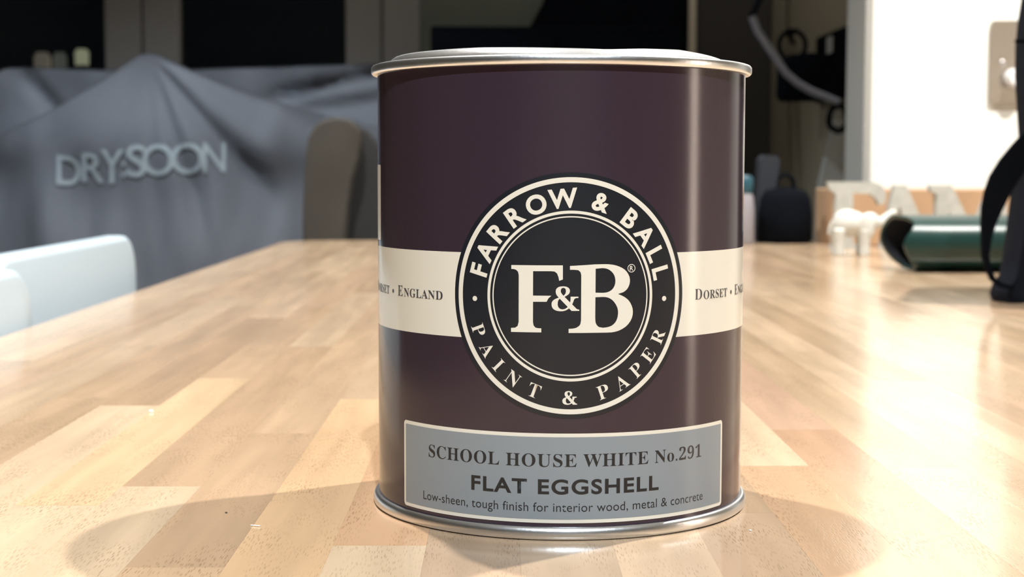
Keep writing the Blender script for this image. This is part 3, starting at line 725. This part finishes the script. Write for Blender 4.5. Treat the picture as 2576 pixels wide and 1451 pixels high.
# black rucksack cut by the right edge of the frame
rk = thing('rucksack', 'black and navy rucksack with loose strap standing at right end of the table', 'rucksack', (0.44, 1.09, 0))
def X(px, Y=1.07): return at(px, 426, Y).x
def Z(py, Y=1.07): return at(2540, py, Y).z
prof = [(752, 2512), (735, 2506), (712, 2512), (690, 2530), (640, 2537), (560, 2546), (480, 2554), (400, 2566), (340, 2570), (250, 2562), (190, 2557), (120, 2556), (60, 2560), (0, 2568), (-80, 2580), (-150, 2600), (-200, 2640), (-215, 2700)]
bm = bmesh.new(); secs = []
for py, px in prof:
    x0 = X(px - 14, 1.045); z = max(Z(py), 0.0002); x1 = 0.60
    ca, sa = math.cos(-0.35), math.sin(-0.35)
    secs.append([Vector((x0 + (q[0] - x0) * ca - (q[1] - 1.045) * sa, 1.045 + (q[0] - x0) * sa + (q[1] - 1.045) * ca, z)) for q in rrect(x0, x0 + 0.20, 1.045, 1.18, 0.022, 6)])
loft(bm, secs); obj('bag_body', bm, M['navy_fabric'], rk, smooth=50)
bm = bmesh.new(); box(bm, 0.03, 0.17, -0.03, 0.012, 0.02, 0.17, bev=0.012, seg=3, M=Matrix.Translation((X(2545), 1.045, 0)) @ Matrix.Rotation(-0.35, 4, 'Z')); obj('front_pocket', bm, M['black'], rk, smooth=50)
def strap(pts, wd, th, Y, mt, name, parent):
    bm = bmesh.new(); n = len(pts); L = []; 
    P = [at(a, b, Y) for a, b in pts]; rows = []
    for i, p in enumerate(P):
        a = P[max(0, i - 1)]; b = P[min(n - 1, i + 1)]; t = (b - a).normalized(); s = Vector((t.z, 0, -t.x))
        h = wd[i] / 2 * Y / F_PX
        rows.append([bm.verts.new(p + s * h), bm.verts.new(p - s * h), bm.verts.new(p - s * h + Vector((0, th, 0))), bm.verts.new(p + s * h + Vector((0, th, 0)))])
    for a, b in zip(rows, rows[1:]):
        for k in range(4): bm.faces.new((a[k], a[(k + 1) % 4], b[(k + 1) % 4], b[k]))
    bm.faces.new(rows[0]); bm.faces.new(rows[-1][::-1]); bmesh.ops.recalc_face_normals(bm, faces=bm.faces)
    return obj(name, bm, mt, parent, smooth=50)
strap([(2600, 350), (2572, 382), (2545, 418), (2522, 455), (2507, 490), (2496, 525), (2488, 560), (2483, 600), (2481, 640), (2487, 672), (2500, 700), (2520, 715), (2550, 722)], [60, 62, 66, 66, 60, 50, 36, 24, 16, 13, 12, 12, 12], 0.005, 1.035, M['black'], 'shoulder_strap', rk)
strap([(2556, 100), (2620, 104)], [8, 8], 0.004, 1.041, M['black'], 'trim_band', rk)

# steel switch plate on the white wall
pc = at(2490, 155, WALL_Y)
sp = thing('switch_plate', 'brushed steel wall plate with white round knob on the white wall', 'switch', (at(2560, 155, WALL_Y).x, WALL_Y, at(2560, 258, WALL_Y).z))
x0, z0, z1 = at(2486, 150, WALL_Y).x, at(2486, 258, WALL_Y).z, at(2486, 50, WALL_Y).z
bm = bmesh.new(); prism(bm, rrect(x0, x0 + (z1 - z0), z0, z1, 0.006, 5), 'y', WALL_Y - 0.007, WALL_Y - 0.0002); obj('plate', bm, M['brushed'], sp, smooth=30)
kc = at(2542, 195, WALL_Y)
bm = bmesh.new(); lathe(bm, [(0.001, 0.020), (0.0035, 0.020), (0.0038, 0.021), (0.010, 0.021), (0.0115, 0.018), (0.012, 0.0)], seg=28)
bmesh.ops.rotate(bm, matrix=Matrix.Rotation(math.radians(90), 3, 'X'), verts=bm.verts); bmesh.ops.translate(bm, vec=(kc.x, WALL_Y - 0.007, kc.z), verts=bm.verts)
obj('knob', bm, M['knob_white'], sp, smooth=50)
sc2 = at(2517, 157, WALL_Y)
bm = bmesh.new(); ball(bm, (sc2.x, WALL_Y - 0.007, sc2.z), 0.0042, 0.002, 0.0042); obj('screw', bm, M['steel_tube'], sp, smooth=180)

# ------------------------------------------------------------------ things at the far table end, right of the tin
def slab(bm, pts, Y, th):
    prism(bm, [(at(a, b, Y).x, max(at(a, b, Y).z, 0.0002)) for a, b in pts], 'y', Y, Y + th)
YB = 1.90
bm = bmesh.new(); slab(bm, [(1908, 612), (1904, 560), (1908, 480), (1912, 400), (1922, 388), (1955, 390), (1962, 404), (1952, 470), (1942, 540), (1930, 612)], YB, 0.03)
single('box_file', bm, M['greyplastic'], 'dark grey slim box file leaning upright right of the tin', 'box file')
bm = bmesh.new(); prof = [(0.030, 0.0), (0.034, 0.004), (0.034, 0.04), (0.031, 0.062), (0.026, 0.072), (0.012, 0.076), (0.0004, 0.077)]
lathe(bm, [(0.0004, 0.0)] + prof, (at(1972, 600, 1.905).x, 1.905, 0.0), 24)
t = thing('black_pouch', 'black rounded pouch at far table end beside the dark grey box file', 'pouch', (at(1972, 600, 1.905).x, 1.905, 0.0))
for v in bm.verts: v.co.z *= 0.88; v.co.y = 1.905 + (v.co.y - 1.905) * 0.9
obj('pouch_body', bm, M['black'], t, smooth=60)
bm = bmesh.new(); pcx = at(1972, 600, 1.905).x
tube(bm, [(pcx - 0.012, 1.905, 0.064), (pcx - 0.010, 1.905, 0.078), (pcx, 1.905, 0.084), (pcx + 0.010, 1.905, 0.078), (pcx + 0.012, 1.905, 0.064)], 0.003, 8); obj('pouch_loop', bm, M['black'], t, smooth=60)
bc = at(1870, 610, 1.86)
t = thing('sports_bottle', 'pale plastic bottle with teal cap half hidden behind the tin', 'bottle', (bc.x, 1.86, 0))
bm = bmesh.new(); lathe(bm, [(0.0003, 0.0), (0.011, 0.0), (0.0125, 0.003), (0.0125, 0.04), (0.011, 0.056), (0.009, 0.062), (0.0003, 0.062)], (0, 0, 0), 24); obj('bottle_body', bm, M['lilac'], t, local=True, smooth=50)
bm = bmesh.new(); lathe(bm, [(0.0092, 0.060), (0.0105, 0.062), (0.0105, 0.078), (0.008, 0.082), (0.0003, 0.083)], (0, 0, 0), 24); obj('cap', bm, M['teal'], t, local=True, smooth=50)

# ------------------------------------------------------------------ passage beyond the white wall: hung and leaning things
YP = 2.9
pl = at(2105, 400, YP)
bm = bmesh.new(); prism(bm, [(at(a, b, YP).x, at(a, b, YP).z) for a, b in ((2102, 300), (2190, 290), (2190, 700), (2030, 700), (2062, 470))] , 'y', YP, YP + 0.03)
for v in bm.verts:
    if v.co.z < -0.1: v.co.z = FLOOR_Z
single('leaning_board', bm, M['grey_panel'], 'pale grey board leaning in the passage behind the white wall end', 'board')
# dark framed board on the passage wall
xw = RECESS_X
def wall_pt(px, py):
    d = raydir(px, py); return CAM + d * (xw / d.x)
a, b = wall_pt(2066, 90), wall_pt(2140, 65)
y0, y1 = at(0, 0, 1).y, 0
ya, yb = wall_pt(2142, 150).y, wall_pt(2066, 150).y
zt, zb = wall_pt(2105, 78).z, wall_pt(2105, 250).z
t = thing('notice_board', 'dark framed board hung high on the passage wall', 'notice board', (xw, (ya + yb) / 2, zb))
obj('board', newbox(xw - 0.012, xw - 0.001, ya, yb, zb, zt, bev=0.002), M['black'], t)
q = wall_pt(2103, 112)
obj('pinned_note', newbox(xw - 0.0140, xw - 0.0125, q.y - 0.025, q.y + 0.025, q.z - 0.015, q.z + 0.016), M['grey_panel'], t)
# black bag on a hook
YH = 2.85
t = thing('shoulder_bag', 'black bag with round handle loop hanging on the passage wall', 'bag', (at(2015, 200, YH).x, YH, at(2015, 250, YH).z))
bm = bmesh.new(); prism(bm, [(at(a, b, YH).x, at(a, b, YH).z) for a, b in ((1966, 150), (1978, 138), (2040, 132), (2064, 148), (2070, 180), (2066, 252), (1972, 252), (1962, 240))], 'y', YH - 0.03, YH + 0.05)
bmesh.ops.bevel(bm, geom=bm.edges[:], offset=0.005, segments=3, affect='EDGES', profile=0.5, clamp_overlap=True); obj('bag_body', bm, M['black'], t, smooth=50)
bm = bmesh.new(); c0 = at(1992, 112, YH); tube(bm, [c0 + Vector((0.024 * math.cos(k * math.pi / 10), 0, 0.026 * math.sin(k * math.pi / 10))) for k in range(-3, 14)], 0.0045, 8); obj('handle_loop', bm, M['black'], t, smooth=60)
bm = bmesh.new(); tube(bm, [c0 + Vector((0, 0, 0.022)), c0 + Vector((0.0, 0.05, 0.03)), (RECESS_X - 0.001, 3.42, c0.z + 0.05)], 0.005, 8); obj('hook', bm, M['black'], t, smooth=60)
# silver hose slung in front of the bag, ending in a dark ring
YS = 2.74
t = thing('grey_hose', 'silvery grey hose slung diagonally in the passage, ending in a dark ring', 'hose', (at(2010, 200, YS).x, YS, at(2010, 320, YS).z))
ctr = [(1890, 40), (1905, 78), (1925, 108), (1950, 145), (1975, 182), (2005, 208), (2040, 228), (2075, 242), (2108, 256)]
bm = bmesh.new(); tube(bm, [at(a, b, YS) for a, b in ctr], 0.0068, 10); obj('hose_pipe', bm, mat('silver_hose', (0.30, 0.31, 0.37), 0.35, metal=0.3), t, smooth=60)
c1 = at(2108, 296, YS); R1 = 24 * YS / F_PX
bm = bmesh.new(); tube(bm, [c1 + Vector((R1 * math.cos(k * math.pi / 12), 0.004 * math.sin(k), (R1 + 0.005) * math.sin(k * math.pi / 12))) for k in range(24)], 0.0055, 8, closed=True); obj('end_ring', bm, M['black'], t, smooth=60)
bm = bmesh.new(); tube(bm, [at(1890, 40, YS), at(1900, -30, YS) + Vector((0.02, 0.05, 0)), Vector((RECESS_X - 0.001, 3.50, at(1890, -60, YS).z + 0.05))], 0.006, 8); obj('wall_bracket', bm, M['black'], t, smooth=60)

# dark coat hung against the back wall above the tin
YC = BACK_Y - 0.07
t = thing('dark_coat', 'black coat hanging on the back wall directly behind the tin', 'coat', (at(1520, 200, YC).x, YC, at(1520, 700, YC).z))
bm = bmesh.new(); secs = []
for py, xa, xb, dp in ((700, 1300, 1726, 0.05), (300, 1290, 1728, 0.055), (110, 1300, 1728, 0.055), (60, 1335, 1728, 0.055), (10, 1362, 1728, 0.05), (-60, 1385, 1726, 0.05), (-130, 1420, 1710, 0.045), (-190, 1490, 1600, 0.03)):
    z = at(1520, py, YC).z; a, b = at(xa, 400, YC).x, at(xb, 400, YC).x; n = 28; ring = []
    for k in range(n):
        th = 2 * math.pi * k / n
        ring.append(Vector(((a + b) / 2 + (b - a) / 2 * math.cos(th), YC + dp * math.sin(th) * (1 + 0.18 * math.sin(7 * th + py * 0.01)), z)))
    secs.append(ring)
loft(bm, secs); obj('coat_body', bm, M['black'], t, smooth=180)
bm = bmesh.new(); tube(bm, [at(1525, -190, YC), Vector((at(1525, 0, YC).x, BACK_Y + 0.009, at(1525, -205, YC).z))], 0.008, 8); obj('coat_hook', bm, M['steel_tube'], t, smooth=60)
# black cabinet top below it
cb0, cb1 = at(1088, 90, BACK_Y - 0.2).x, at(1700, 90, BACK_Y - 0.2).x
t = thing('black_cabinet', 'black cabinet on the back wall, its dark top edge left of the coat', 'cabinet', ((cb0 + cb1) / 2, BACK_Y - 0.2, FLOOR_Z))
zt = at(1200, 78, BACK_Y - 0.2).z
obj('carcass', newbox(cb0, cb1, BACK_Y - 0.32, BACK_Y - 0.14, FLOOR_Z, zt, bev=0.004), M['black'], t)
for s in (0, 1):
    obj('door', newbox(cb0 + 0.005 + s * (cb1 - cb0) / 2, cb0 - 0.005 + (s + 1) * (cb1 - cb0) / 2, BACK_Y - 0.335, BACK_Y - 0.321, FLOOR_Z + 0.05, zt - 0.02, bev=0.003), M['black'], t)

# ------------------------------------------------------------------ added glowing blobs standing in for pale spots in the dark pane
for (px, py, Y, r, hh, rgb, s, lab) in ((205, 146, 6.0, 0.025, 0.03, (0.8, 0.75, 0.5), 0.30, 'small bright made-up glowing blob behind the dark pane left of the peak'),
                                       (106, 166, 6.4, 0.032, 0.05, (0.75, 0.62, 0.5), 0.12, 'dim warm made-up glowing lantern, leftmost through the dark pane'),
                                       (150, 166, 6.4, 0.026, 0.05, (0.7, 0.68, 0.6), 0.08, 'dim pale made-up glowing lantern between the warm lantern and the bright lamp')):
    p = at(px, py, Y)
    t = thing('glow_blob', lab, 'garden lamp', (p.x, Y, FLOOR_Z - 0.05), group='glowing blobs')
    bm = bmesh.new(); tube(bm, [(p.x, Y, FLOOR_Z - 0.05), (p.x, Y, p.z - hh)], 0.012, 8); obj('post', bm, M['black'], t, smooth=60)
    bm = bmesh.new(); lathe(bm, [(0.001, -hh), (r, -hh), (r * 1.05, hh * 0.6), (r * 0.7, hh), (0.001, hh)], (p.x, Y, p.z), 20); obj('blob', bm, glow('blob_glow', rgb, s), t, smooth=50)

# ------------------------------------------------------------------ specks on the table
for px, py, r, mt, lab in ((381, 1039, 0.0011, 'crumb', 'white flake on the table far left of the tin'),
                           (1889, 1334, 0.0004, 'crumb', 'tiny white flake in the right-hand shadow of the tin'),
                           (570, 1292, 0.0004, 'darkwood', 'tiny dark crumb in the left-hand shadow of the tin')):
    p = on_table(px, py); bm = bmesh.new(); r *= 0.8; ball(bm, (p.x, p.y, r * 0.55), r, r * 0.8, r * 0.55, u=8, v=6)
    for v in bm.verts: v.co += Vector((random.uniform(-1, 1), random.uniform(-1, 1), 0)) * r * 0.15
    single('table_crumb', bm, M[mt], lab, 'crumb', group='crumbs on the table')
p, q = on_table(632, 1324), on_table(656, 1326); bm = bmesh.new(); tube(bm, [p + Vector((0, 0, 0.0002)), q + Vector((0, 0, 0.0002))], 0.00015, 5)
single('wood_fibre', bm, M['crumb'], 'thin pale fibre lying in the left-hand shadow of the tin', 'fibre')

# ------------------------------------------------------------------ paper column lamp to the right of the frame, mirrored as a pale streak in the tin
t = thing('floor_lamp', 'tall white paper column floor lamp right of the table, mirrored in the tin', 'floor lamp', (1.30, 0.30, FLOOR_Z))
bm = bmesh.new(); lathe(bm, [(0.0005, 0.0), (0.13, 0.0), (0.13, 0.012), (0.12, 0.018), (0.0005, 0.018)], seg=40); obj('lamp_base', bm, M['brushed'], t, local=True, smooth=40)
bm = bmesh.new(); tube(bm, [(0, 0, 0.018), (0, 0, 0.30)], 0.010, 12); obj('pole', bm, M['brushed'], t, local=True, smooth=60)
bm = bmesh.new(); lathe(bm, [(0.062, 0.28), (0.066, 0.30), (0.066, 1.28), (0.062, 1.30)], seg=40)
bmesh.ops.solidify(bm, geom=bm.faces[:], thickness=0.002); obj('lamp_shade', bm, glow('lit_paper', (1.0, 0.92, 0.84), 2.7), t, local=True, smooth=40)
